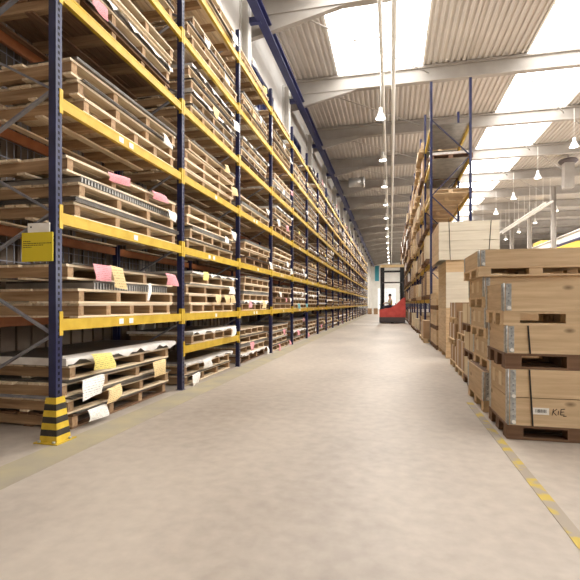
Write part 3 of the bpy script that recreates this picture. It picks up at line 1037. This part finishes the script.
# --- tall pale crate stack (W)
WY0, WY1 = 11.05, 12.8
wx0, wx1 = 1.28, 2.52
crate_pallet(wx0, wx1, WY0, WY1, .003, .14, 'pallet on the floor under the tall pale crate tower')
crate(wx0, wx1, WY0, WY1, .145, 1.06, 4, 'brown crate at the foot of the tall pale crate tower', hinge=False, lid='brown_board')
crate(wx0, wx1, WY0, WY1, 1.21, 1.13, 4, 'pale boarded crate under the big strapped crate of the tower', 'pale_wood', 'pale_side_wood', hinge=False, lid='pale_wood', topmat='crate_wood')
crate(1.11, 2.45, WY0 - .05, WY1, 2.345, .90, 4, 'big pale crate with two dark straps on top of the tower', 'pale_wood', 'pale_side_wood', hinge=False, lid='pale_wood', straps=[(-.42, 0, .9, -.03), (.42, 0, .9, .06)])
# --- stacks F and G up to the right rack, and one behind stack B
for si, (y0, dy, nm) in enumerate(((13.0, 1.0, 'behind the pale tower'), (14.05, .9, 'just before the right rack'))):
    z = .003
    for i, hh in enumerate((.42, .44, .36)):
        crate_pallet(1.24, 2.44, y0, y0 + dy, z, .13, 'pallet under the %s crate %s' % (tn[i], nm), dark=True); z += .132
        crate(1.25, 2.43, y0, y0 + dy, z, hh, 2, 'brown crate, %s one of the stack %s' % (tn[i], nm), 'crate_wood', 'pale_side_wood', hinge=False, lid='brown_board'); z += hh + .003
z = .003
for i, hh in enumerate((.5, .5, .5)):
    crate_pallet(2.6, 3.8, 8.3, 9.3, z, .13, 'pallet under the %s pale crate behind the second stack' % tn[i]); z += .132
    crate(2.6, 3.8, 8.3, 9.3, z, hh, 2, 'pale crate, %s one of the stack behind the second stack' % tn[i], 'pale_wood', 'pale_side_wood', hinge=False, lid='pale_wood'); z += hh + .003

# ------------------------------------------------------------------ right rack
RX1, RX2, RY, RL, RN = 1.25, 2.55, 15.15, 2.6, 16
RZ = [1.40, 2.60, 3.75, 4.88, 6.02, 7.15]
rr_ = empty('pallet_rack', ((RX1 + RX2) / 2, RY, 0))
tag(rr_, 'tall blue rack on the right of the aisle behind the pale crates', 'rack')
rox = (RX1 + RX2) / 2
HT2 = 8.6
ur = MB().box(0, .075, -.05, .05, 0, HT2, 'blue_paint').box(-.02, .11, -.07, .07, 0, .006, 'blue_paint').mesh('upright')
for k in range(RN + 1):
    raw('upright', ur, rr_, (RX1 - rox, k * RL, 0)); raw('upright', ur, rr_, (RX2 - .09 - rox, k * RL, 0))
    m = MB(); z = .3; fr = True
    hxk = (RX2 - RX1) / 2 - .05
    zs = []
    z = 1.1
    while z < HT2 - .1: zs.append((hxk if fr else -hxk, z)); z += 1.25; fr = not fr
    for a, b in zip(zs, zs[1:]): m.bar((a[0], k * RL, a[1]), (b[0], k * RL, b[1]), .03, .05, 'blue_paint', up=(0, 1, 0))
    m.build('brace', rr_)
rb_ = MB().box(-.03, .03, .06, RL - .06, -.06, .06, 'yellow_paint').mesh('beam')
farb = MB()
for k in range(RN):
    for z in RZ:
        for X in (RX1 + .045 - rox, RX2 - .045 - rox):
            if k < 6: raw('beam', rb_, rr_, (X, k * RL, z))
            else: farb.box(X - .03, X + .03, k * RL + .06, (k + 1) * RL - .06, z - .06, z + .06, 'yellow_paint')
fo = farb.build('far_beam', rr_); fo['kind'] = 'stuff'
for k in range(4):
    for z in RZ[4:]:
        MB().box(-(RX2 - RX1) / 2 + .08, (RX2 - RX1) / 2 - .08, k * RL + .08, (k + 1) * RL - .08, z + .0605, z + .0615, 'sheet_pale').build('shelf_deck', rr_)

RSH = ['on the floor', 'on first shelf', 'on second shelf', 'on third shelf', 'on fourth shelf', 'on fifth shelf', 'on top shelf']
fars = MB()
for k in range(RN):
    for lv in range(7):
        if lv == 6 and k < 1: continue
        z = .003 if lv == 0 else RZ[lv - 1] + .062
        yc = RY + k * RL + RL / 2
        xa = RX1 - R.uniform(.06, .2)
        if k == 0 and lv >= 4: xa = RX1 - .02
        xb = RX2 + .05
        if k < 5:
            dark = R.random() < .5
            lv_words = 'in %s bay of the right rack, %s' % (ORD[k], RSH[lv])
            crate_pallet(xa, xb, yc - 1.2, yc + 1.2, z, .14, 'long pallet %s' % lv_words, dark=dark, group='pallets in the right rack')
            z += .142
            if k == 0 and lv in (3, 4): 
                s_ = sheet_load('steel', 2.2, 1.2, .05, 900 + lv).build('sheet_stack', None, ((xa + xb) / 2, yc, z))
                tag(s_, 'thin stack of metal sheets %s' % lv_words, 'metal sheets')
            elif k == 0 and lv == 5:
                s_ = sheet_load('film', 2.0, 1.1, .14, 905).build('wrapped_sheet_stack', None, ((xa + xb) / 2, yc, z))
                tag(s_, 'wrapped stack of sheets %s' % lv_words, 'metal sheets')
            else:
                hh = R.uniform(.5, .8) if lv < 6 else R.uniform(.25, .5)
                ww = R.uniform(.45, 1.1)
                for c_ in range(2):
                    y0 = yc - 1.15 + c_ * 1.18; d = R.uniform(1.0, 1.14)
                    h2 = hh * R.uniform(.75, 1.05)
                    if R.random() < .72:
                        crate(xa + R.uniform(0, .1), xb - .05, y0, y0 + d, z, h2, 2, 'boarded crate, %s half %s' % (('nearer', 'farther')[c_], lv_words), 'crate_wood', R.choice(['crate_side_wood', 'dark_wood', 'dark_wood']), hinge=False, lid='brown_board', group='crates in the right rack')
                    else:
                        carton(xa + R.uniform(0, .1), xb - .05, y0, y0 + d, z, h2, R.choice(['carton', 'pale_carton']), 'carton, %s half %s' % (('nearer', 'farther')[c_], lv_words), group='cartons in the right rack')
        else:
            fars.box(xa, xb, yc - 1.2, yc + 1.2, z + .1, z + .14, 'dark_wood')
            for j in range(3): fars.box(xa, xb, yc - 1.2 + j * 1.1, yc - 1.0 + j * 1.1, z, z + .1, 'dark_wood')
            for c_ in range(2):
                y0 = yc - 1.15 + c_ * 1.18
                fars.box(xa + R.uniform(0, .12), xb - .05, y0, y0 + R.uniform(.9, 1.1), z + .14, z + .14 + R.uniform(.5, .85), R.choice(['carton', 'dark_wood', 'dark_wood', 'crate_side_wood', 'brown_board', 'brown_board', 'film']))
tag(fars.build('distant_crate_stack'), 'mass of crates and cartons in the distant bays of the right rack', 'crates', kind='stuff')

# ------------------------------------------------------------------ reach truck and driver
tr = empty('reach_truck', (.08, 30.6, 0))
tag(tr, 'red reach truck with tall black mast at the end of the aisle', 'forklift')
MB().box(-.84, .84, -.5, 1.9, .06, .42, 'truck_grey').build('chassis', tr)
MB().prism([(-.84, .42), (.86, .42), (.86, 1.72), (.72, 1.72), (.30, 1.32), (-.08, 1.06), (-.84, .92)], -.45, .30, 'truck_red').build('body', tr)['label'] = 'red sloping body panel'
MB().box(-.84, .6, .31, 1.4, .42, .60, 'black_steel').build('cab_floor', tr)
st = MB().box(-.36, .08, .46, .96, .60, .95, 'black_steel').box(.20, .26, .50, .96, .60, 1.35, 'black_steel').build('seat', tr)
for sx in (-1, 1):
    MB().box(sx * .68 - .14, sx * .68 + .14, 1.45, 1.75, .42, 3.9, 'black_steel').build('mast_rail', tr)
    MB().bar((sx * .76, -.3, .9 if sx < 0 else 1.7), (sx * .70, .2, 2.75), .08, .08, 'black_steel').build('guard_post', tr)
    MB().bar((sx * .70, .2, 2.75), (sx * .70, 1.45, 2.80), .07, .07, 'black_steel').build('guard_rail', tr)
    MB().tube((sx * .70 - .1, 2.1, .2), (sx * .70 + .1, 2.1, .2), .2, 'rubber', 18).build('wheel', tr)
    MB().box(sx * .70 - .09, sx * .70 + .09, 1.7, 3.2, .1, .28, 'truck_grey').build('support_leg', tr)
    MB().box(sx * .28 - .06, sx * .28 + .06, 1.9, 3.0, .5, .56, 'black_steel').build('fork', tr)
MB().tube((-.1, -.2, .15), (.1, -.2, .15), .15, 'rubber', 18).build('wheel', tr)
MB().box(-.82, .82, 1.46, 1.74, 3.9, 4.1, 'beige_steel').build('mast_crossbeam', tr)['label'] = 'beige top crossbeam of the mast'
MB().box(-.58, .58, 1.52, 1.68, 3.55, 3.68, 'black_steel').build('mast_crossbeam', tr)
gm = MB()
for i in range(6): gm.box(-.70, .70, .22 + i * .24, .25 + i * .24, 2.77, 2.81, 'truck_grey')
gm.build('overhead_guard', tr)
MB().box(-.58, .58, 1.75, 1.85, .5, 1.2, 'truck_grey').build('fork_carriage', tr)
sw = MB().tube((-.79, .52, .6), (-.79, .52, 1.22), .02, 'black_steel', 8).tube((-.795, .52, 1.20), (-.78, .52, 1.23), .10, 'black_steel', 14).build('steering_wheel', tr)


def skinned(name, pts, edges, rad, mat, parent=None, loc=(0, 0, 0), sub=2):
    me = bpy.data.meshes.new(name); me.from_pydata(pts, edges, []); me.update()
    o = bpy.data.objects.new(name, me); COL.objects.link(o); o.location = loc
    if parent: o.parent = parent
    md = o.modifiers.new('Skin', 'SKIN'); md.use_smooth_shade = True
    sv = me.skin_vertices[0].data if me.skin_vertices else None
    if sv is None:
        bpy.context.view_layer.objects.active = o
    for i, r_ in enumerate(rad):
        me.skin_vertices[0].data[i].radius = r_ if isinstance(r_, tuple) else (r_, r_)
        me.skin_vertices[0].data[i].use_root = (i == 0)
    s2 = o.modifiers.new('Sub', 'SUBSURF'); s2.levels = sub; s2.render_levels = sub
    me.materials.append(MATS[mat])
    dg = bpy.context.evaluated_depsgraph_get()
    me2 = bpy.data.meshes.new_from_object(o.evaluated_get(dg))
    o.modifiers.clear(); o.data = me2
    return o


px0, py0, pz0 = -.06, 31.34, 1.03       # hips on the seat
P = [(0, 0, .10), (0, -.02, .34), (0, -.01, .54), (0, 0, .66), (0, .02, .78), (0, .03, .88),
     (-.20, 0, .56), (-.27, .08, .30), (-.14, .30, .36), (-.08, .38, .40),
     (.20, 0, .56), (.29, .06, .30), (.24, .30, .28), (.22, .38, .30),
     (-.10, .08, .08), (-.14, .46, .10), (-.14, .50, -.30), (-.14, .60, -.34),
     (.10, .08, .08), (.14, .46, .10), (.14, .50, -.30), (.14, .60, -.34)]
E = [(0, 1), (1, 2), (2, 3), (3, 4), (4, 5), (2, 6), (6, 7), (7, 8), (8, 9), (2, 10), (10, 11), (11, 12), (12, 13), (0, 14), (14, 15), (15, 16), (16, 17), (0, 18), (18, 19), (19, 20), (20, 21)]
RD = [(.16, .12), (.15, .11), (.16, .10), .055, (.085, .10), (.07, .085), .06, .048, .036, .03, .06, .048, .036, .03, .085, .065, .045, .04, .085, .065, .045, .04]
pr = skinned('person', P, E, RD, 'skin', None, (px0, py0, pz0))
pr.rotation_euler = (0, 0, math.radians(106))
tag(pr, 'driver in yellow high-visibility vest seated in the red reach truck', 'person')
skinned('vest', [(0, -.005, .12), (0, -.02, .34), (0, -.01, .52), (-.15, -.01, .55), (.15, -.01, .55)], [(0, 1), (1, 2), (2, 3), (2, 4)], [(.185, .145), (.175, .135), (.18, .125), .085, .085], 'hivis', pr)
for sx, ids in ((-1, (6, 7, 8)), (1, (10, 11, 12))):
    skinned('sleeve', [P[i] for i in ids], [(0, 1), (1, 2)], [.072, .058, .045], 'grey_sleeve', pr)
skinned('trousers', [P[0], P[14], P[15], P[16], P[18], P[19], P[20]], [(0, 1), (1, 2), (2, 3), (0, 4), (4, 5), (5, 6)], [(.17, .13), .095, .075, .055, .095, .075, .055], 'trouser', pr)
hr = MB().lathe([(.0, .985), (.06, .975), (.095, .93), (.105, .87), (.095, .83)], 0, .01, 'hair', 14).build('hair', pr)
for (hx_, hy_, hz_, fx) in ((P[9][0], P[9][1], P[9][2], -1), (P[13][0], P[13][1], P[13][2], 1)):
    hd = MB()
    for i in range(4): hd.tube((hx_ - .03 + i * .02, hy_ + .02, hz_), (hx_ - .03 + i * .02, hy_ + .08 + .012 * (i in (1, 2)), hz_ - .02), .010, 'skin', 6, .007)
    hd.tube((hx_ - fx * .035, hy_, hz_), (hx_ - fx * .06, hy_ + .05, hz_ + .01), .011, 'skin', 6, .008)
    hd.build('hand', pr)

# ------------------------------------------------------------------ light
wd_ = bpy.data.worlds.new('world'); SC.world = wd_; wd_.use_nodes = True
bg = wd_.node_tree.nodes['Background']
bg.inputs[0].default_value = (1.0, .95, .88, 1); bg.inputs[1].default_value = .20
SC.view_settings.view_transform = 'Standard'
SC.view_settings.look = 'None'
SC.view_settings.gamma = 1
SC.view_settings.use_curve_mapping = False
SC.view_settings.exposure = 0.42

dup = {k: v for k, v in LABELS.items() if len(v) > 1}
print('DUP LABELS', len(dup), list(dup.items())[:5], 'pallets', N_PAL)
